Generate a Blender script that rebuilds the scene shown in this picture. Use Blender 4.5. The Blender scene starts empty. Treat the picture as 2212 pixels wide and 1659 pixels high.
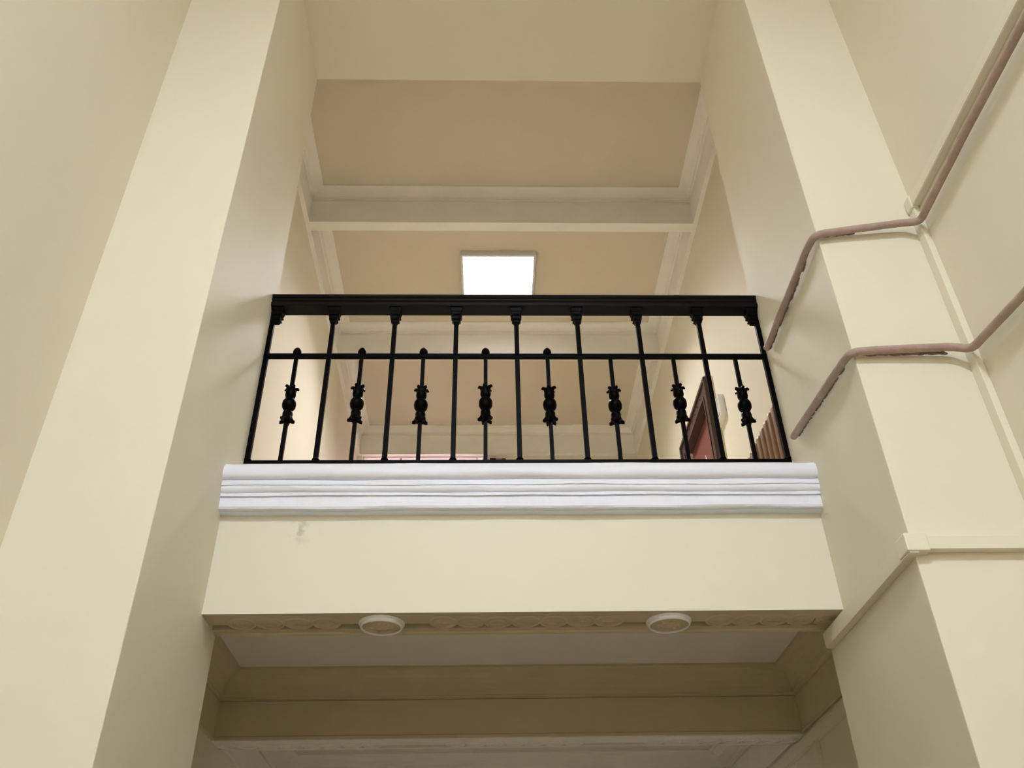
import bpy, bmesh, math, random
from mathutils import Vector, Matrix
random.seed(7)
sc = bpy.context.scene
COL = sc.collection

# ------------------------------------------------------------------ camera
CZ = 1.55
F_PX = 1934.42
R = Matrix(((9.99590894e-01, 2.46022864e-04, -2.86004058e-02),
            (-2.29505687e-02, -5.89829616e-01, -8.07201521e-01),
            (-1.70679564e-02, 8.07527686e-01, -5.89582667e-01)))
cam_d = bpy.data.cameras.new('camera')
cam = bpy.data.objects.new('camera', cam_d)
COL.objects.link(cam)
# world axes (x right, y forward, z up) expressed from the vanishing points of the photograph
cam.matrix_world = Matrix.Translation((0, 0, CZ)) @ R.to_4x4()
cam_d.sensor_width = 36.0
cam_d.lens = F_PX / 2212 * 36.0
cam_d.clip_start = 0.05
sc.camera = cam

# ------------------------------------------------------------------ world / view
w = bpy.data.worlds.new('world'); sc.world = w
w.use_nodes = True
w.node_tree.nodes['Background'].inputs[0].default_value = (0.8, 0.85, 1, 1)
w.node_tree.nodes['Background'].inputs[1].default_value = 0.0
sc.view_settings.view_transform = 'Standard'
sc.view_settings.look = 'None'
sc.view_settings.gamma = 1
sc.view_settings.use_curve_mapping = False
sc.view_settings.exposure = 0.0
STAIR_LIGHT = 184.0        # radiance of the diffusers of the lamps the building has
UPPER_LIGHT = 170.0
LOWER_LIGHT = 62.0
ROOM_LIGHT = 130.0

# ------------------------------------------------------------------ materials
def lin(c):
    return tuple(((v / 255) / 12.92 if v / 255 <= 0.04045 else (((v / 255) + 0.055) / 1.055) ** 2.4) for v in c) + (1,)

def mat(name, rgb, rough=0.6, bump=0.0, scale=30, spec=0.4, var=0.0, vscale=3.0, metal=0.0, coat=0.0):
    m = bpy.data.materials.new(name); m.use_nodes = True
    nt = m.node_tree; b = nt.nodes['Principled BSDF']
    b.inputs['Base Color'].default_value = lin(rgb)
    b.inputs['Roughness'].default_value = rough
    b.inputs['Specular IOR Level'].default_value = spec
    b.inputs['Metallic'].default_value = metal
    b.inputs['Coat Weight'].default_value = coat
    tc = nt.nodes.new('ShaderNodeTexCoord')
    if var:
        n = nt.nodes.new('ShaderNodeTexNoise'); n.inputs['Scale'].default_value = vscale; n.inputs['Detail'].default_value = 5
        nt.links.new(tc.outputs['Object'], n.inputs['Vector'])
        mr = nt.nodes.new('ShaderNodeMapRange'); mr.inputs[1].default_value = 0.3; mr.inputs[2].default_value = 0.7
        mr.inputs[3].default_value = 1 - var; mr.inputs[4].default_value = 1 + var * 0.4
        nt.links.new(n.outputs['Fac'], mr.inputs[0])
        mx = nt.nodes.new('ShaderNodeMix'); mx.data_type = 'RGBA'; mx.blend_type = 'MULTIPLY'; mx.inputs[0].default_value = 1
        mx.inputs[6].default_value = lin(rgb)
        nt.links.new(mr.outputs[0], mx.inputs[7])
        nt.links.new(mx.outputs[2], b.inputs['Base Color'])
    if bump:
        n2 = nt.nodes.new('ShaderNodeTexNoise'); n2.inputs['Scale'].default_value = scale; n2.inputs['Detail'].default_value = 3
        nt.links.new(tc.outputs['Object'], n2.inputs['Vector'])
        bp = nt.nodes.new('ShaderNodeBump'); bp.inputs['Strength'].default_value = bump; bp.inputs['Distance'].default_value = 0.01
        nt.links.new(n2.outputs['Fac'], bp.inputs['Height'])
        nt.links.new(bp.outputs['Normal'], b.inputs['Normal'])
    return m

def emit(name, rgb, strength):
    m = bpy.data.materials.new(name); m.use_nodes = True
    nt = m.node_tree; nt.nodes.clear()
    e = nt.nodes.new('ShaderNodeEmission'); e.inputs[0].default_value = lin(rgb); e.inputs[1].default_value = strength
    o = nt.nodes.new('ShaderNodeOutputMaterial'); nt.links.new(e.outputs[0], o.inputs[0])
    return m

M = {}
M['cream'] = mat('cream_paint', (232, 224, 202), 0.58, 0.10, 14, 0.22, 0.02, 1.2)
M['cream_ceiling'] = mat('cream_ceiling_paint', (226, 215, 194), 0.75, 0.08, 14, 0.2, 0.02, 1.5)
M['cornice'] = mat('offwhite_cornice_paint', (247, 243, 233), 0.6, 0.12, 25, 0.3, 0.04, 5)
M['white'] = mat('white_gloss_paint', (240, 241, 251), 0.45, 0.35, 14, 0.4, 0.03, 6)
M['lower_beam'] = mat('shaded_beam_cream', (208, 195, 164), 0.7, 0.12, 25, 0.2, 0.04, 5)  # duller than the farther cornices: the first bay's shade is in the colour
M['lower_ceiling'] = mat('offwhite_lower_ceiling_paint', (236, 230, 218), 0.75, 0.08, 14, 0.2, 0.02, 1.5)
M['old_trunk'] = mat('yellowed_trunking', (222, 211, 168), 0.5, 0.05, 20, 0.3)
M['plaster'] = mat('relief_plaster', (200, 185, 154), 0.75, 0.12, 30, 0.2, 0.05, 9)  # darker than the beam face: shade of the unlit soffit put into the tone
M['rim'] = mat('rosette_rim_highlight', (242, 238, 240), 0.25, 0.1, 30, 0.5)  # whiter than the disc: light on the near edge put into the colour
M['trunk'] = mat('cream_trunking', (233, 225, 203), 0.45, 0.05, 20, 0.4)
M['conduit'] = mat('mauve_brown_conduit_paint', (178, 153, 143), 0.5, 0.5, 45, 0.25, 0.12, 18)
M['crust'] = mat('dirty_paint_crust', (140, 116, 96), 0.8, 0.6, 60, 0.2, 0.3, 50)
M['iron'] = mat('black_enamelled_iron', (6, 5, 5), 0.36, 0.2, 60, 0.04)
M['rail'] = mat('dark_brown_black_timber', (11, 8, 6), 0.42, 0.1, 40, 0.09, 0.2, 12)
M['doorframe'] = mat('dark_brown_door_timber', (72, 50, 42), 0.4, 0.15, 30, 0.4, 0.15, 8)
M['doorleaf'] = mat('red_brown_door_paint', (120, 66, 60), 0.45, 0.1, 20, 0.4, 0.08, 4)
M['paper'] = mat('white_paper', (240, 238, 232), 0.8)
M['plastic'] = mat('white_plastic', (235, 233, 226), 0.35, 0, 10, 0.5)
M['slot'] = mat('grey_slot', (120, 116, 108), 0.7)
M['radiator'] = mat('brown_radiator_enamel', (140, 106, 78), 0.4, 0.1, 30, 0.5, 0.1, 10)
M['floor'] = mat('worn_stone_floor', (168, 152, 126), 0.5, 0.1, 20, 0.4, 0.12, 3)
M['upper_floor'] = mat('pale_bounce_floor', (216, 202, 178), 0.45, 0.05, 40, 0.3, 0.08, 25)  # unseen floor, paled to bounce light onto the corridor ceiling
M['pink'] = mat('pale_pink_wall_paint', (236, 212, 228), 0.6, 0.05, 15, 0.3, 0.04, 2)
M['darkwood'] = mat('dark_maroon_wood', (50, 26, 26), 0.4, 0.1, 20, 0.4, 0.1, 6)
M['mauve'] = mat('mauve_grey_board', (150, 125, 125), 0.6)
M['fixture'] = mat('white_steel_lamp_frame', (225, 222, 224), 0.4, 0, 10, 0.5)
M['glass'] = mat('window_glass', (235, 240, 240), 0.03)
M['glass'].node_tree.nodes['Principled BSDF'].inputs['Transmission Weight'].default_value = 1.0
M['glass'].node_tree.nodes['Principled BSDF'].inputs['IOR'].default_value = 1.05
M['stair_diff'] = emit('stair_lamp_diffuser', (224, 235, 255), STAIR_LIGHT)
M['upper_diff'] = emit('upper_lamp_diffuser', (250, 250, 255), UPPER_LIGHT)
M['lower_diff'] = emit('lower_lamp_diffuser', (236, 240, 255), LOWER_LIGHT)
M['room_diff'] = emit('room_lamp_diffuser', (255, 240, 250), ROOM_LIGHT)

# front of the balcony: cream paint with one grey scuff of its own
def scuffed():
    m = mat('cream_paint_with_scuff', (232, 225, 205), 0.5, 0.10, 14, 0.35)
    nt = m.node_tree; b = nt.nodes['Principled BSDF']
    tc = nt.nodes.new('ShaderNodeTexCoord')
    mp = nt.nodes.new('ShaderNodeMapping'); mp.vector_type = 'POINT'
    mp.inputs['Location'].default_value = (0.775, -3.40, -3.285)
    nt.links.new(tc.outputs['Object'], mp.inputs['Vector'])
    sep = nt.nodes.new('ShaderNodeVectorMath'); sep.operation = 'LENGTH'
    nt.links.new(mp.outputs[0], sep.inputs[0])
    mr = nt.nodes.new('ShaderNodeMapRange'); mr.inputs[1].default_value = 0.0; mr.inputs[2].default_value = 0.09
    mr.inputs[3].default_value = 0.55; mr.inputs[4].default_value = 0
    nt.links.new(sep.outputs['Value'], mr.inputs[0])
    n = nt.nodes.new('ShaderNodeTexNoise'); n.inputs['Scale'].default_value = 26; n.inputs['Detail'].default_value = 4
    nt.links.new(tc.outputs['Object'], n.inputs['Vector'])
    m2 = nt.nodes.new('ShaderNodeMapRange'); m2.inputs[1].default_value = 0.5; m2.inputs[2].default_value = 0.68
    nt.links.new(n.outputs['Fac'], m2.inputs[0])
    mul = nt.nodes.new('ShaderNodeMath'); mul.operation = 'MULTIPLY'
    nt.links.new(mr.outputs[0], mul.inputs[0]); nt.links.new(m2.outputs[0], mul.inputs[1])
    mx = nt.nodes.new('ShaderNodeMix'); mx.data_type = 'RGBA'
    mx.inputs[6].default_value = lin((232, 225, 205)); mx.inputs[7].default_value = lin((150, 146, 124))
    nt.links.new(mul.outputs[0], mx.inputs[0]); nt.links.new(mx.outputs[2], b.inputs['Base Color'])
    return m
M['scuff'] = scuffed()

# ------------------------------------------------------------------ mesh helpers
def link(name, bm, m, parent=None, smooth=False, bevel=0.0, seg=2, loc=None):
    bmesh.ops.remove_doubles(bm, verts=bm.verts, dist=1e-6)
    bmesh.ops.recalc_face_normals(bm, faces=bm.faces)
    if smooth:
        for f in bm.faces: f.smooth = True
    me = bpy.data.meshes.new(name); bm.to_mesh(me); bm.free()
    o = bpy.data.objects.new(name, me); COL.objects.link(o)
    me.materials.append(m)
    if loc: o.location = loc
    if parent: o.parent = parent
    if smooth:
        me.set_sharp_from_angle(angle=math.radians(40))
    if bevel:
        b = o.modifiers.new('bevel', 'BEVEL'); b.width = bevel; b.segments = seg; b.limit_method = 'ANGLE'
        b.harden_normals = False
    return o

def tag(o, label=None, cat=None, group=None, kind=None):
    if label: o['label'] = label
    if cat: o['category'] = cat
    if group: o['group'] = group
    if kind: o['kind'] = kind
    return o

def empty(name, loc):
    o = bpy.data.objects.new(name, None); COL.objects.link(o); o.location = loc
    o.empty_display_size = 0.1
    return o

def box(bm, x0, x1, y0, y1, z0, z1):
    v = [bm.verts.new(p) for p in ((x0, y0, z0), (x1, y0, z0), (x1, y1, z0), (x0, y1, z0), (x0, y0, z1), (x1, y0, z1), (x1, y1, z1), (x0, y1, z1))]
    for f in ((0, 1, 2, 3), (4, 5, 6, 7), (0, 1, 5, 4), (1, 2, 6, 5), (2, 3, 7, 6), (3, 0, 4, 7)):
        bm.faces.new([v[i] for i in f])

def prism_x(bm, prof, x0, x1, n=1):            # prof: closed (y, z) polygon extruded along x
    rings = []
    for i in range(n + 1):
        x = x0 + (x1 - x0) * i / n
        rings.append([bm.verts.new((x, y, z)) for y, z in prof])
    k = len(prof)
    for a, b in zip(rings, rings[1:]):
        for j in range(k):
            bm.faces.new((a[j], a[(j + 1) % k], b[(j + 1) % k], b[j]))
    bm.faces.new(rings[0]); bm.faces.new(rings[-1])

def lathe(bm, prof, c=(0, 0, 0), n=16, lobes=None):   # prof: (r, z); closes at both ends
    rings = []
    for k, (r, z) in enumerate(prof):
        ring = []
        for i in range(n):
            a = 2 * math.pi * i / n
            rr, zz = r, z
            if lobes and lobes.get(k):
                cnt, amp, dz = lobes[k]
                s = max(0.0, math.cos(a * cnt))
                rr = r * (1 + amp * (s - 0.45)); zz = z + dz * s
            ring.append(bm.verts.new((c[0] + rr * math.cos(a), c[1] + rr * math.sin(a), c[2] + zz)))
        rings.append(ring)
    for a, b in zip(rings, rings[1:]):
        for j in range(n):
            bm.faces.new((a[j], a[(j + 1) % n], b[(j + 1) % n], b[j]))
    bm.faces.new(rings[0]); bm.faces.new(rings[-1])

def fillet(pts, rad, n=8):
    P = [Vector(p) for p in pts]; out = [P[0]]
    for i in range(1, len(P) - 1):
        a, b, c = P[i - 1], P[i], P[i + 1]
        d1 = (a - b).normalized(); d2 = (c - b).normalized()
        r = min(rad, (a - b).length * 0.45, (c - b).length * 0.45)
        p1, p2 = b + d1 * r, b + d2 * r
        for k in range(n + 1):
            t = k / n
            out.append(p1 * (1 - t) ** 2 + b * 2 * t * (1 - t) + p2 * t * t)
    out.append(P[-1])
    return out

def tube(bm, pts, r, n=14, wob=0.0):
    pts = [Vector(p) for p in pts]
    rings = []; up = None
    for i, p in enumerate(pts):
        t = (pts[min(i + 1, len(pts) - 1)] - pts[max(i - 1, 0)]).normalized()
        if up is None:
            up = Vector((0, 0, 1)) if abs(t.z) < 0.9 else Vector((1, 0, 0))
        up = (up - t * up.dot(t)).normalized(); s = t.cross(up)
        ring = []
        for k in range(n):
            a = 2 * math.pi * k / n
            rr = r * (1 + random.uniform(-wob, wob))
            ring.append(bm.verts.new(p + (up * math.cos(a) + s * math.sin(a)) * rr))
        rings.append(ring)
    for a, b in zip(rings, rings[1:]):
        for j in range(n):
            bm.faces.new((a[j], a[(j + 1) % n], b[(j + 1) % n], b[j]))
    bm.faces.new(rings[0]); bm.faces.new(rings[-1])

def ring_mould(bm, x0, x1, y0, y1, prof):
    """prof: closed polygon of (inward offset, z), run round the rectangle with mitred corners"""
    cs = []
    for d, z in prof:
        cs.append([bm.verts.new(p) for p in ((x0 + d, y0 + d, z), (x1 - d, y0 + d, z), (x1 - d, y1 - d, z), (x0 + d, y1 - d, z))])
    k = len(prof)
    for j in range(k):
        a, b = cs[j], cs[(j + 1) % k]
        for i in range(4):
            bm.faces.new((a[i], a[(i + 1) % 4], b[(i + 1) % 4], b[i]))

# ------------------------------------------------------------------ main dimensions (metres)
XL, XR = -1.118, 1.431          # the opening between the two piers
WL, WR = -1.59, 1.90            # stairwell walls
YF, YB = 2.72, 3.625            # front and back of the piers
CL, CR = -1.52, 1.79            # corridor walls
TOP = 7.75
FLOOR2 = 3.66
YE = 9.03                       # end of the corridor

# ------------------------------------------------------------------ structure
def solid(name, dims, m, kind='structure', parent=None, bevel=0.0):
    bm = bmesh.new()
    for d in dims: box(bm, *d)
    o = link(name, bm, m, parent, bevel=bevel)
    if not parent: o['kind'] = kind
    return o

solid('floor', [(-2.0, 2.3, -4.6, 10.6, -0.2, 0.0)], M['floor'])
solid('wall_left', [(WL - 0.2, WL, -4.4, YF, 0, TOP)], M['cream'])
solid('wall_right', [(WR, WR + 0.2, -4.4, YF, 0, TOP)], M['cream'])
solid('wall_back', [(WL - 0.2, WR + 0.2, -4.6, -4.4, 0, TOP)], M['cream'])
solid('wall_front_left', [(WL - 0.2, XL, YF, YB, 0, TOP)], M['cream'], bevel=0.004)
solid('wall_front_right', [(XR, WR + 0.2, YF, YB, 0, TOP)], M['cream'], bevel=0.004)
solid('wall_front_top', [(XL, XR, YF, YB, 6.70, TOP)], M['cream'])
solid('ceiling', [(WL - 0.2, WR + 0.2, -4.6, YF, 6.95, TOP + 0.1)], M['cream_ceiling'])
solid('wall_corridor_left', [(WL - 0.2, CL, YB, YE, 0, TOP)], M['cream'])
# right corridor wall with the doorway cut out of it
DY0, DY1, DZ1 = 5.90, 6.73, 5.70
solid('wall_corridor_right', [(CR, WR + 0.2, YB, DY0, 0, TOP), (CR, WR + 0.2, DY1, YE, 0, TOP),
                              (CR, WR + 0.2, DY0, DY1, 0, FLOOR2), (CR, WR + 0.2, DY0, DY1, DZ1, TOP),
                              (CR + 0.16, WR + 0.2, DY0, DY1, FLOOR2, DZ1)], M['cream'])
solid('ceiling_upper_corridor', [(CL, CR, YB, 9.23, 7.45, TOP)], M['cream_ceiling'])
solid('floor_upper_corridor', [(CL, CR, YB, YE, 3.30, FLOOR2)], M['upper_floor'])
solid('ceiling_lower_corridor', [(CL, CR, 3.60, YE, 3.27, 3.30)], M['lower_ceiling'])
# end wall: high window on its left
WX0, WX1, WZ0 = -1.46, 0.0, 6.80
solid('wall_corridor_end', [(CL - 0.2, CR + 0.2, YE, YE + 0.2, 0, WZ0), (CL - 0.2, CR + 0.2, YE, YE + 0.2, 7.12, TOP),
                            (CL - 0.2, WX0, YE, YE + 0.2, WZ0, 7.12), (WX1, CR + 0.2, YE, YE + 0.2, WZ0, 7.12)], M['cream'])

SZ = 2.914                      # underside of the balcony beam
# the beam that carries the balcony, with its slab and kerb
bm = bmesh.new()
box(bm, XL, XR, 3.40, 3.60, SZ + 0.045, 3.52)
box(bm, XL, XR, 3.40, 3.402, SZ, SZ + 0.045)
box(bm, XL, XR, 3.565, YB, 3.30, 3.70)
beam = link('balcony_beam', bm, M['scuff']); tag(beam, kind='structure', label='cream painted beam under the balcony')
bm = bmesh.new()
random.seed(3)
box(bm, XL, XR, 3.569, 3.60, SZ, SZ + 0.045)
box(bm, XL, XR, 3.402, 3.517, SZ, SZ + 0.045)

# guilloche ornament of the soffit (surface relief)
RINGX = [-0.985, -0.872, -0.759, -0.646, -0.175, -0.064, 0.048, 0.160, 0.273, 0.386, 0.498, 0.955, 1.065, 1.178, 1.290]
RINGX = [-1.098] + [round(x, 3) for x in RINGX] + [1.395]
def guilloche(bm, yc, z, xs, r=0.061):
    for x in xs:
        prof = [(r, 0.045), (r, 0.004), (r * 0.93, 0.0), (r * 0.84, 0.0), (r * 0.78, 0.007), (r * 0.62, 0.007),
                (r * 0.56, 0.001), (r * 0.46, 0.001), (r * 0.40, 0.009), (r * 0.22, 0.009), (r * 0.15, 0.002), (0.001, 0.0)]
        lathe(bm, prof, (x, yc, z), 28)
xs = [x for x in RINGX if XL + 0.03 < x < XR - 0.03]
bm2 = bmesh.new(); guilloche(bm2, 3.506, SZ - 0.003, xs)
link('fillet_strip', bm, M['plaster'], beam)
link('guilloche_relief', bm2, M['plaster'], beam, smooth=True)

# second beam of the lower corridor
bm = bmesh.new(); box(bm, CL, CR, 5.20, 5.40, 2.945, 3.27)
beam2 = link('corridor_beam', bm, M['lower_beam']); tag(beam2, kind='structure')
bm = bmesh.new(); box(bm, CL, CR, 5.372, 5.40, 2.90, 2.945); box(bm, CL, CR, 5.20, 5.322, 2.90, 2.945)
link('fillet_strip', bm, M['cornice'], beam2)  # lighter than the beam face: light of the lower lamps put into the colour
bm = bmesh.new()
xs2 = [-1.46, -1.345, -1.23, -1.115] + [x - 0.0 for x in RINGX if not (-1.2 < x < -1.0)] + [1.51, 1.62, 1.73]
guilloche(bm, 5.306, 2.897, xs2, 0.062)
link('guilloche_relief', bm, M['cornice'], beam2, smooth=True)  # same lightened tone, standing for lamplight on the underside

# upper corridor: cross beams and cornices
n = 0
for yb in (5.33, 7.13):
    bm = bmesh.new(); box(bm, CL, CR, yb, yb + 0.025, 7.10, 7.45)
    b = link('ceiling_beam', bm, M['cornice']); tag(b, kind='structure')

def crown(z0, zl, zt, proj, d0=0.03, lip=0.012, foot=0.007):
    """frieze from z0 to zl, quirk line, then a crown of two coves up to the ceiling"""
    p = [(0, z0), (d0 + foot, z0), (d0 + foot, z0 + 0.012), (d0, z0 + 0.02), (d0, zl - 0.004), (d0 - 0.006, zl), (d0 + lip, zl + 0.004), (d0 + lip, zl + 0.016)]
    a0, a1 = d0 + lip + 0.006, proj - 0.012
    for k in range(7):
        t = k / 6
        p.append((a0 + (a1 - a0) * (1 - math.cos(t * math.pi / 2)), zl + 0.016 + (zt - 0.012 - zl - 0.016) * math.sin(t * math.pi / 2)))
    p += [(proj, zt - 0.012), (proj, zt), (0, zt)]
    return p

k = 1
for (y0, y1) in ((YB, 5.33), (5.355, 7.13), (7.155, YE)):
    bm = bmesh.new(); ring_mould(bm, CL, CR, y0, y1, crown(7.10, 7.37, 7.45, 0.135))
    o = link('trim_%d' % k, bm, M['cornice']); tag(o, kind='structure', label='cornice with a plain frieze in the upper corridor'); k += 1
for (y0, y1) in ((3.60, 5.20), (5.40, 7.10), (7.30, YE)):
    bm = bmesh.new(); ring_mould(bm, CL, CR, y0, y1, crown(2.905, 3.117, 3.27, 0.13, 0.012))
    o = link('trim_%d' % k, bm, M['lower_beam'] if y0 < 4.0 else M['cornice']); tag(o, kind='structure', label='cornice in the lower corridor'); k += 1  # first bay takes the shaded tone, farther bays the lighter one
bm = bmesh.new(); box(bm, CL, CR, 7.10, 7.30, 2.90, 3.27)
b = link('corridor_beam', bm, M['cornice']); tag(b, kind='structure')

# ------------------------------------------------------------------ white moulded cornice on the balcony front
def zy(y_px, Y):                # height of a ray through image row y_px at depth Y (rows measured on the photograph)
    e = math.radians(36.15) + math.atan((829.5 - y_px) / F_PX)
    return CZ + Y * math.tan(e)
P = []
def add(Y, row): P.append((Y, zy(row, Y)))
add(3.332, 1001)
for Y, row in ((3.322, 1004), (3.316, 1010), (3.314, 1017), (3.317, 1024), (3.324, 1030), (3.333, 1034)):
    add(Y, row)
add(3.338, 1035.5); add(3.330, 1036.5); add(3.330, 1046)
for Y, row in ((3.335, 1047), (3.332, 1050), (3.335, 1056), (3.341, 1061), (3.346, 1063)):
    add(Y, row)
add(3.342, 1064); add(3.342, 1069); add(3.350, 1070); add(3.350, 1091)
for Y, row in ((3.347, 1092), (3.351, 1097), (3.360, 1101), (3.368, 1102), (3.368, 1104), (3.379, 1107), (3.388, 1110), (3.40, 1113)):
    add(Y, row)
ztop = P[0][1]
prof = [(3.44, ztop + 0.01)] + P + [(3.44, P[-1][1])]
bm = bmesh.new(); prism_x(bm, prof, XL, XR, 90)
rnd = random.Random(5)
for v in bm.verts:             # hand-run plaster: never quite straight
    if XL + 0.001 < v.co.x < XR - 0.001 and v.co.y < 3.43:
        s = math.sin(v.co.x * 5.1 + v.co.z * 40) + 0.7 * math.sin(v.co.x * 13 + v.co.z * 90)
        v.co.z += 0.0012 * s + rnd.uniform(-0.0006, 0.0006)
        v.co.y += 0.0015 * math.sin(v.co.x * 9 + v.co.z * 60) + rnd.uniform(-0.0006, 0.0006)
o = link('trim_%d' % k, bm, M['white'], smooth=True); k += 1
tag(o, kind='structure', label='white moulded cornice under the black balcony railing')
solid('trim_%d' % k, [(XL, XR, 3.345, 3.565, ztop - 0.03, ztop + 0.004)], M['white']); k += 1

# ------------------------------------------------------------------ plaster rosettes on the soffit
def rosette(x, label):
    t = empty('plaster_rosette', (x, 3.513, SZ))
    tag(t, label, 'rosette', 'round rosettes under the balcony beam')
    bm = bmesh.new()
    lathe(bm, [(0.076, 0.0), (0.076, -0.014), (0.064, -0.018), (0.054, -0.014), (0.046, -0.018), (0.030, -0.018), (0.022, -0.022), (0.002, -0.024)], n=40)
    for i in range(8):
        a = math.tau * i / 8
        lathe(bm, [(0.010, -0.016), (0.008, -0.021), (0.001, -0.023)], (0.040 * math.cos(a), 0.040 * math.sin(a), 0), 10)
    link('disc', bm, M['plaster'], t, smooth=True)
    bm = bmesh.new()
    lathe(bm, [(0.094, 0.02), (0.094, -0.003), (0.091, -0.007), (0.088, -0.009), (0.088, -0.014), (0.085, -0.019), (0.081, -0.021), (0.077, -0.019), (0.075, 0.0)], n=48)
    link('rim', bm, M['rim'], t, smooth=True)['label'] = 'rim coloured whiter to paint in the light on it'
rosette(-0.424, 'round plaster rosette with a rim whitened as if lit under the balcony beam, nearest the left pier')
rosette(0.745, 'round plaster rosette with a rim whitened as if lit under the balcony beam, nearest the right pier')

# ------------------------------------------------------------------ black railing
YR = 3.58
rail = empty('balcony_railing', ((XL + XR) / 2, YR, 3.70))
tag(rail, 'black iron balcony railing with a dark moulded handrail and knobbed infill bars', 'railing')
O = Vector(rail.location)
def rel(bm):
    bmesh.ops.translate(bm, verts=bm.verts, vec=-O); return bm
# handrail: moulded profile
hp = [(-0.038, 4.641), (-0.043, 4.650), (-0.043, 4.664), (-0.037, 4.668), (-0.035, 4.676), (-0.039, 4.682), (-0.041, 4.690),
      (-0.038, 4.697), (-0.043, 4.703), (-0.045, 4.712), (-0.040, 4.720), (-0.024, 4.727), (0.0, 4.730)]
hp = hp + [(-y, z) for y, z in reversed(hp[:-1])]
bm = bmesh.new(); prism_x(bm, [(YR + y, z) for y, z in hp], XL, XR, 4)
link('handrail', rel(bm), M['rail'], rail, smooth=True)
bm = bmesh.new(); box(bm, XL, XR, YR - 0.011, YR + 0.011, 4.325, 4.349)
link('middle_rail', rel(bm), M['iron'], rail, bevel=0.002)
bm = bmesh.new(); box(bm, XL, XR, YR - 0.012, YR + 0.012, 3.702, 3.722)
link('bottom_rail', rel(bm), M['iron'], rail, bevel=0.002)

def post_bm():
    bm = bmesh.new()
    h = 0.0115
    box(bm, -h, h, -h, h, 0.0, 0.93)
    for z in (0.026, 0.64):       # weld lumps at the joints
        lathe(bm, [(0.012, -0.006), (0.018, -0.002), (0.018, 0.004), (0.012, 0.010)], (0, 0, z), 8)
    return bm
def capital_bm():
    bm = bmesh.new()
    for (s, z0, z1) in ((0.032, 0.915, 0.940), (0.027, 0.898, 0.915), (0.0285, 0.890, 0.898), (0.021, 0.872, 0.890), (0.023, 0.864, 0.872), (0.016, 0.850, 0.864)):
        a = [bm.verts.new((sx * s * 0.86, sy * s * 0.86, z0)) for sx, sy in ((-1, -1), (1, -1), (1, 1), (-1, 1))]
        b = [bm.verts.new((sx * s, sy * s, z1)) for sx, sy in ((-1, -1), (1, -1), (1, 1), (-1, 1))]
        for i in range(4): bm.faces.new((a[i], a[(i + 1) % 4], b[(i + 1) % 4], b[i]))
        bm.faces.new(a); bm.faces.new(b)
    return bm
pb = link('post', post_bm(), M['iron'], rail, bevel=0.002)
cb = link('capital', capital_bm(), M['iron'], pb, bevel=0.0015)
MAINX = [XL + 0.0125, -0.792, -0.474, -0.156, 0.156, 0.474, 0.790, 1.111, XR - 0.0125]
for i, x in enumerate(MAINX):
    if i == 0: p, c = pb, cb
    else:
        p = pb.copy(); COL.objects.link(p); c = cb.copy(); COL.objects.link(c); c.parent = p
    p.parent = rail; p.location = Vector((x, YR, 3.702)) - O
    c.location = (0, 0, 0)
    if i in (0, 8):               # half a capital would sit inside the wall: slide it so it only touches
        c.location = (0.020 if i == 0 else -0.020, 0, 0)

def knot_bm():
    bm = bmesh.new()
    # ball in the middle, a tulip above opening upward and one below opening downward
    prof, lob = [], {}
    def ad(r, z, l=None):
        if l: lob[len(prof)] = l
        prof.append((r, z))
    ad(0.012, -0.098)
    ad(0.025, -0.100, (5, 0.55, -0.006)); ad(0.0305, -0.094, (5, 0.45, -0.006)); ad(0.027, -0.082, (5, 0.25, -0.002))
    ad(0.0225, -0.070); ad(0.0235, -0.056); ad(0.021, -0.044); ad(0.014, -0.036)
    ad(0.022, -0.031); ad(0.030, -0.017); ad(0.032, 0.0); ad(0.030, 0.015); ad(0.022, 0.029); ad(0.015, 0.034)
    ad(0.021, 0.041); ad(0.0245, 0.054); ad(0.0235, 0.070); ad(0.0225, 0.082, (5, 0.2, 0.002)); ad(0.029, 0.090, (5, 0.45, 0.006)); ad(0.024, 0.097, (5, 0.5, 0.008))
    ad(0.012, 0.090)
    lathe(bm, prof, n=30, lobes=lob)
    # cast petals on the tulips
    for s in (1, -1):
        for i in range(5):
            a = math.tau * i / 5
            bmesh.ops.create_icosphere(bm, subdivisions=1, radius=0.0065, matrix=Matrix.Translation((0.031 * math.cos(a), 0.031 * math.sin(a), s * 0.092)))
    return bm
def bar_bm():
    bm = bmesh.new(); h = 0.0095
    box(bm, -h, h, -h, h, 0.0, 0.635)
    return bm
def finial_bm():
    bm = bmesh.new()
    lathe(bm, [(0.014, 0.640), (0.0205, 0.650), (0.0215, 0.660), (0.0195, 0.671), (0.013, 0.681), (0.005, 0.689), (0.001, 0.692)], n=14)
    return bm
bb = link('infill_bar', bar_bm(), M['iron'], rail, bevel=0.0015)
kb = link('knob', knot_bm(), M['iron'], bb, smooth=True)
fb = link('finial', finial_bm(), M['iron'], bb, smooth=True)
BARX = [-0.954, -0.628, -0.318, -0.004, 0.309, 0.628, 0.948, 1.265]
KZ = [0.340, 0.344, 0.335, 0.345, 0.337, 0.331, 0.344, 0.331]
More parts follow.
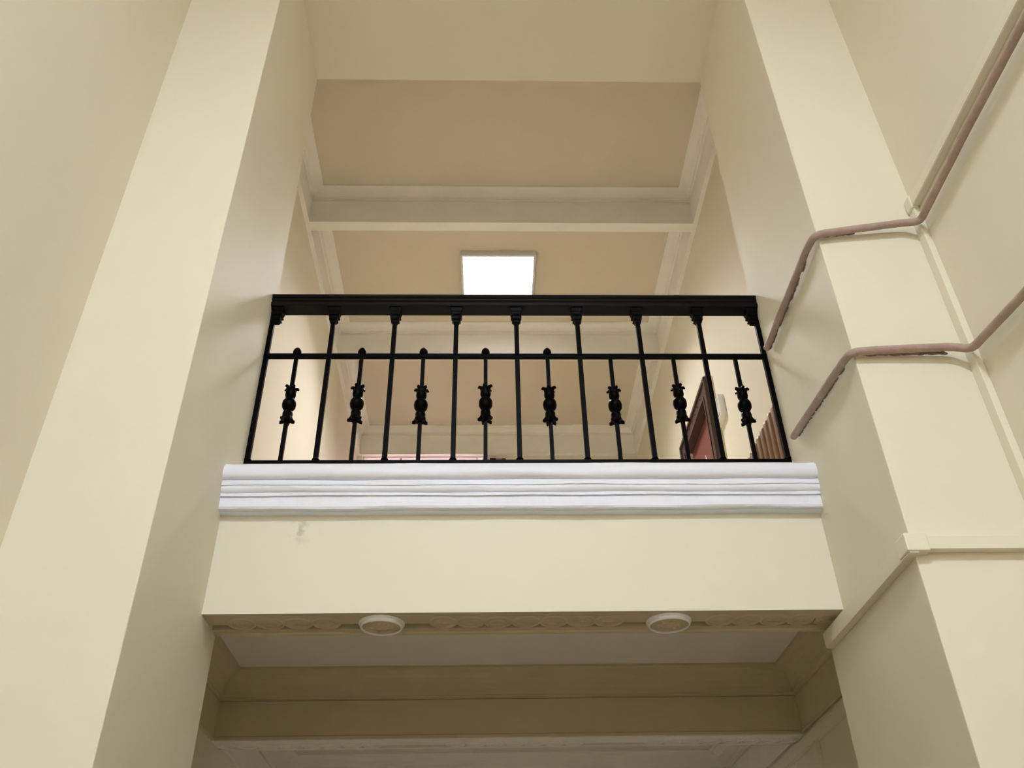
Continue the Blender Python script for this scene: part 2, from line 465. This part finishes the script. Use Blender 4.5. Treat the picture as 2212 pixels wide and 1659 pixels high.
for i, x in enumerate(BARX):
    if i == 0: b, kk = bb, kb
    else:
        b = bb.copy(); COL.objects.link(b); kk = kb.copy(); COL.objects.link(kk); kk.parent = b
    b.parent = rail; b.location = Vector((x, YR, 3.702)) - O
    kk.location = (0, 0, KZ[i]); kk.scale = (1.06, 1.06, 1.0); kk.rotation_euler = (0, 0, random.uniform(0, 1.2))
    if 0 < i < 5:
        f2 = fb.copy(); COL.objects.link(f2); f2.parent = b
    if i >= 5:
        bm = bmesh.new(); lathe(bm, [(0.005, 0.63), (0.005, 0.650), (0.002, 0.654)], n=8)
        link('weld_stub', bm, M['iron'], b, smooth=True)

# ------------------------------------------------------------------ painted conduits
def conduit(path, r, label, crusts):
    t = empty('conduit_pipe', path[3]); tag(t, label, 'pipe')
    O2 = Vector(t.location)
    pts = fillet(path, 0.055, 8)
    dense = []
    for a, b in zip(pts, pts[1:]):
        m_ = max(1, int((b - a).length / 0.04))
        for q in range(m_): dense.append(a.lerp(b, q / m_))
    dense.append(pts[-1])
    bm = bmesh.new(); tube(bm, dense, r, 14, 0.03)
    bmesh.ops.translate(bm, verts=bm.verts, vec=-O2)
    link('pipe', bm, M['conduit'], t, smooth=True)
    bm = bmesh.new(); rn = random.Random(11)
    for (a, b, cnt, s) in crusts:
        a, b = Vector(a), Vector(b)
        for q in range(cnt):
            p = a.lerp(b, rn.random()) + Vector((rn.uniform(-1, 1) * 0.003, rn.uniform(-1, 1) * 0.003, rn.uniform(-1, 1) * 0.003))
            d = (b - a).normalized()
            ss = s * rn.uniform(0.5, 1.2)
            mt = Matrix.Translation(p) @ d.to_track_quat('X', 'Z').to_matrix().to_4x4() @ Matrix.Diagonal((rn.uniform(1.2, 3.2), 0.8, 0.7, 1))
            bmesh.ops.create_icosphere(bm, subdivisions=2, radius=ss, matrix=mt)
    bmesh.ops.translate(bm, verts=bm.verts, vec=-O2)
    link('paint_crust', bm, M['crust'], t, smooth=True)['kind'] = 'stuff'
rc = 0.0165
conduit([(1.862, -1.2, 4.36), (1.862, 2.2, 4.365), (1.862, 2.655, 4.352), (1.800, 2.675, 4.366), (1.50, 2.690, 4.325), (1.408, 2.692, 4.308), (1.402, 2.78, 4.316), (1.405, 3.49, 4.320)],
        rc, 'upper brown conduit pipe bent round the right pier above the second one',
        [((1.58, 2.703, 4.331), (1.45, 2.706, 4.310), 26, 0.006), ((1.417, 2.85, 4.306), (1.418, 3.47, 4.310), 90, 0.0055)])
conduit([(1.866, 1.2, 3.50), (1.862, 2.27, 3.600), (1.862, 2.655, 3.655), (1.800, 2.675, 3.682), (1.50, 2.690, 3.676), (1.408, 2.692, 3.668), (1.402, 2.78, 3.678), (1.405, 3.42, 3.750)],
        rc, 'lower brown conduit pipe bent round the right pier with crumbling paint under it',
        [((1.46, 2.703, 3.665), (1.78, 2.703, 3.673), 110, 0.0065), ((1.417, 2.80, 3.671), (1.418, 3.40, 3.738), 100, 0.0055)])

# ------------------------------------------------------------------ cable trunking
bm = bmesh.new(); box(bm, 1.872, WR, 2.672, YF, 2.05, 4.475)
o = link('cable_trunking', bm, M['trunk'], bevel=0.002)
tag(o, 'cream square trunking running straight down the corner right of the pier', 'trunking')
bm = bmesh.new()
pts = fillet([(1.887, 2.66, 4.44), (1.885, 2.685, 4.515), (1.868, 2.703, 4.52)], 0.03, 5)
box(bm, 1.862, WR, 2.664, YF, 4.455, 4.535)
link('elbow', bm, M['trunk'], o, bevel=0.012, seg=3)
bm = bmesh.new(); box(bm, 1.868, WR, -1.5, 2.664, 4.462, 4.520)
o = link('cable_trunking', bm, M['trunk'], bevel=0.0015)
tag(o, 'cream square trunking running along the right wall just above the upper conduit pipe', 'trunking')
bm = bmesh.new(); box(bm, 1.866, 1.8685, -1.5, 2.66, 4.466, 4.480); link('lid', bm, M['trunk'], o)
# trunking that wraps the pier
bm = bmesh.new()
o = empty('cable_trunking', (1.43, 2.70, 2.86)); tag(o, 'cream trunking wrapping the right pier at the height of the balcony soffit', 'trunking')
O3 = Vector(o.location)
def part(name, dims, m, parent, bev=0.0015):
    bm = bmesh.new()
    for d in dims: box(bm, *d)
    bmesh.ops.translate(bm, verts=bm.verts, vec=-Vector(parent.location))
    return link(name, bm, m, parent, bevel=bev)
part('front_channel', [(1.398, 1.872, 2.686, YF, 2.836, 2.884)], M['trunk'], o)
part('side_channel', [(1.398, XR, 2.686, 3.59, 2.822, 2.884)], M['trunk'], o)
part('corner_cover', [(1.392, 1.47, 2.680, 2.76, 2.828, 2.892)], M['trunk'], o, 0.004)
# trunking in the lower corridor with a branch
o = empty('cable_trunking', (CR, 4.6, 2.83)); tag(o, 'cream trunking along the right wall of the dim lower corridor', 'trunking')
part('main_channel', [(CR - 0.028, CR, 3.8, 6.9, 2.812, 2.872)], M['trunk'], o)
o = solid('cable_trunking', [(CR - 0.024, CR, 4.98, 5.05, 1.0, 2.811)], M['trunk'], 'thing', bevel=0.0015)
tag(o, 'cream upright trunking dropping from the lower corridor run', 'trunking')

# ------------------------------------------------------------------ lamps
def panel(x, y, z, sx, sy, diff, label, name='ceiling_light', louvre=True):
    t = empty(name, (x, y, z)); tag(t, label, 'light')
    hx, hy = sx / 2, sy / 2; f = 0.022
    dp = 0.055 if louvre else 0.03
    bm = bmesh.new()
    box(bm, -hx, hx, -hy, -hy + f, -dp, 0); box(bm, -hx, hx, hy - f, hy, -dp, 0)
    box(bm, -hx, -hx + f, -hy + f, hy - f, -dp, 0); box(bm, hx - f, hx, -hy + f, hy - f, -dp, 0)
    link('frame', bm, M['fixture'], t, bevel=0.002)
    bm = bmesh.new(); box(bm, -hx + f, hx - f, -hy + f, hy - f, -0.012, -0.001)
    link('diffuser', bm, diff, t)
    if louvre:
        bm = bmesh.new(); nb = 9
        for q in range(1, nb):
            yy = -hy + f + (sy - 2 * f) * q / nb; xx = -hx + f + (sx - 2 * f) * q / nb
            box(bm, -hx + f, hx - f, yy - 0.0012, yy + 0.0012, -dp + 0.003, -0.0125)
            box(bm, xx - 0.0012, xx + 0.0012, -hy + f, hy - f, -dp + 0.003, -0.0125)
        link('louvre', bm, M['fixture'], t)
    return t
panel(0.112, 6.305, 7.45, 0.70, 0.64, M['upper_diff'], 'square white ceiling light glaring above the railing')
panel(0.112, 6.0, 3.27, 0.6, 0.6, M['lower_diff'], 'square ceiling light of the lower corridor, hidden behind its beam')
panel(0.15, -2.2, 6.95, 0.8, 0.8, M['stair_diff'], 'square ceiling light over the stairwell, above the viewpoint', louvre=False)

# ------------------------------------------------------------------ corridor door on the right wall
d = empty('door_1', (CR, (DY0 + DY1) / 2, FLOOR2)); tag(d, 'dark brown framed door with a red-brown leaf on the right corridor wall', 'door', kind='structure')
part('door_frame', [(CR - 0.030, CR + 0.10, DY0 - 0.13, DY0, FLOOR2, DZ1 + 0.14), (CR - 0.030, CR + 0.10, DY1, DY1 + 0.13, FLOOR2, DZ1 + 0.14), (CR - 0.030, CR + 0.10, DY0, DY1, DZ1, DZ1 + 0.14),
                    (CR - 0.045, CR - 0.030, DY0 - 0.13, DY1 + 0.13, DZ1 + 0.11, DZ1 + 0.14), (CR - 0.045, CR - 0.030, DY1 + 0.10, DY1 + 0.13, FLOOR2, DZ1 + 0.11), (CR - 0.045, CR - 0.030, DY0 - 0.13, DY0 - 0.10, FLOOR2, DZ1 + 0.11),
                    (CR - 0.038, CR - 0.030, DY0 - 0.02, DY1 + 0.02, DZ1, DZ1 + 0.02), (CR - 0.038, CR - 0.030, DY1, DY1 + 0.02, FLOOR2, DZ1), (CR - 0.038, CR - 0.030, DY0 - 0.02, DY0, FLOOR2, DZ1)], M['doorframe'], d, 0.003)
part('door_leaf', [(CR + 0.035, CR + 0.08, DY0, DY1, FLOOR2 + 0.01, DZ1)], M['doorleaf'], d)
bm = bmesh.new()
for q in range(7):
    for yy, zz in ((DY0 + 0.1 + q * 0.11, DZ1 + 0.07),):
        bmesh.ops.create_icosphere(bm, subdivisions=1, radius=0.008, matrix=Matrix.Translation((CR - 0.031, yy, zz)))
bmesh.ops.translate(bm, verts=bm.verts, vec=-Vector(d.location))
link('screw_head', bm, M['darkwood'], d)['kind'] = 'stuff'
bm = bmesh.new()
c = Vector((CR + 0.033, 6.33, 5.37))
vs = [bm.verts.new(c + Vector(p)) for p in ((0, -0.06, -0.09), (0, 0.06, -0.09), (0, 0, 0.07), (0.0015, -0.06, -0.09), (0.0015, 0.06, -0.09), (0.0015, 0, 0.07))]
bm.faces.new(vs[:3]); bm.faces.new(vs[3:])
for a, b in ((0, 1), (1, 2), (2, 0)): bm.faces.new((vs[a], vs[b], vs[b + 3], vs[a + 3]))
o = link('paper_notice', bm, M['paper']); tag(o, 'small pointed white paper notice stuck on the red-brown door', 'notice')

# trunking and white box beside the door
bm = bmesh.new(); box(bm, CR - 0.022, CR, 5.66, 5.715, FLOOR2, 5.765)
o = link('cable_trunking', bm, M['old_trunk'], bevel=0.002); tag(o, 'cream upright trunking strip beside the dark door frame upstairs', 'trunking')
o = empty('vent_box', (CR, 5.565, 5.36)); tag(o, 'small white louvred box on the corridor wall beside the door', 'vent')
part('casing', [(CR - 0.045, CR, 5.475, 5.66, 5.27, 5.29), (CR - 0.045, CR, 5.475, 5.66, 5.44, 5.455), (CR - 0.045, CR, 5.475, 5.495, 5.29, 5.44), (CR - 0.045, CR, 5.64, 5.66, 5.29, 5.44), (CR - 0.030, CR, 5.495, 5.64, 5.29, 5.44)], M['plastic'], o, 0.002)
part('louvre', [(CR - 0.040, CR - 0.030, 5.500, 5.635, 5.300 + q * 0.02, 5.308 + q * 0.02) for q in range(7)], M['plastic'], o, 0)
part('bottom_slot', [(CR - 0.0465, CR - 0.045, 5.49, 5.645, 5.292, 5.298)], M['slot'], o, 0)

# ------------------------------------------------------------------ column radiator
rad = empty('column_radiator', (1.70, 4.3, FLOOR2)); tag(rad, 'brown column radiator on the right corridor wall behind the railing end', 'radiator')
def section_bm():
    bm = bmesh.new()
    zt, zb = 0.745, 0.10
    for x in (-0.055, 0.0, 0.055):
        prof = [(0.001, zb - 0.034)] + [(0.034 * math.sin(t), zb - 0.034 * math.cos(t)) for t in (0.5, 1.0, 1.57)] + [(0.034 * math.cos(t), zt + 0.034 * math.sin(t)) for t in (0, 0.4, 0.8, 1.2)] + [(0.001, zt + 0.034)]
        lathe(bm, prof, (x, 0, 0), 16)
    for z in (0.12, zt):
        bm2 = bmesh.new(); tube(bm2, [(-0.06, 0, z), (0.06, 0, z)], 0.033, 14)
        tmp = bpy.data.meshes.new('t'); bm2.to_mesh(tmp); bm2.free(); bm.from_mesh(tmp); bpy.data.meshes.remove(tmp)
        bm2 = bmesh.new(); tube(bm2, [(0, -0.041, z), (0, 0.041, z)], 0.022, 12)
        tmp = bpy.data.meshes.new('t'); bm2.to_mesh(tmp); bm2.free(); bm.from_mesh(tmp); bpy.data.meshes.remove(tmp)
    return bm
sb = link('radiator_section', section_bm(), M['radiator'], rad, smooth=True)
for q in range(11):
    s = sb if q == 0 else sb.copy()
    if q: COL.objects.link(s); s.parent = rad
    s.location = (0, 3.99 + q * 0.082 - 4.3, 0)
part('foot', [(1.66, 1.74, 3.97, 4.01, FLOOR2, FLOOR2 + 0.09)], M['radiator'], rad)
part('foot', [(1.66, 1.74, 4.79, 4.83, FLOOR2, FLOOR2 + 0.09)], M['radiator'], rad)

# ------------------------------------------------------------------ end of the corridor: high window, pink room, dark board
w1 = empty('window_1', (WX0, YE, WZ0)); tag(w1, 'high interior window at the far end of the corridor', 'window', kind='structure')
part('window_frame', [(WX0, WX1, YE + 0.06, YE + 0.11, 7.11, 7.12), (WX0, WX0 + 0.02, YE + 0.06, YE + 0.11, WZ0, 7.11), (WX1 - 0.045, WX1, YE + 0.04, YE + 0.11, WZ0, 7.11),
                      (WX1 - 0.12, WX1 - 0.10, YE + 0.06, YE + 0.11, WZ0, 7.11), (WX0, WX1, YE + 0.06, YE + 0.11, WZ0, WZ0 + 0.04), (-1.02, -1.0, YE + 0.07, YE + 0.10, WZ0, 7.11)], M['plastic'], w1)
part('pane', [(WX0 + 0.02, WX1 - 0.12, YE + 0.08, YE + 0.084, WZ0 + 0.04, 7.11)], M['glass'], w1, 0)
solid('wall_room_beyond', [(-1.9, 0.5, 10.4, 10.6, 3.6, 7.9), (-2.1, -1.9, YE + 0.2, 10.6, 3.6, 7.9), (0.3, 0.5, YE + 0.2, 10.4, 3.6, 7.9)], M['pink'])
solid('ceiling_room_beyond', [(-2.1, 0.5, YE + 0.2, 10.6, 7.9, 8.0)], M['pink'])
solid('floor_room_beyond', [(-2.1, 0.5, YE + 0.2, 10.6, 3.5, 3.6)], M['floor'])
bm = bmesh.new(); box(bm, -1.9, 0.3, 10.34, 10.4, 7.28, 7.40)
o = link('trim_%d' % k, bm, M['pink']); tag(o, kind='structure'); k += 1
panel(-0.8, 9.75, 7.9, 0.9, 0.5, M['room_diff'], 'ceiling light of the pink room behind the high window', louvre=False)
o = empty('wall_board', (0.13, YE, 6.4)); tag(o, 'narrow dark wooden board with a mauve strip beside the far window', 'board')
part('dark_panel', [(0.040, 0.112, YE - 0.04, YE, 6.1, 7.045)], M['darkwood'], o)
part('mauve_strip', [(0.112, 0.178, YE - 0.03, YE, 6.1, 7.045)], M['mauve'], o)
part('brown_edge', [(0.178, 0.228, YE - 0.035, YE, 6.1, 7.045)], M['doorframe'], o, 0.008)
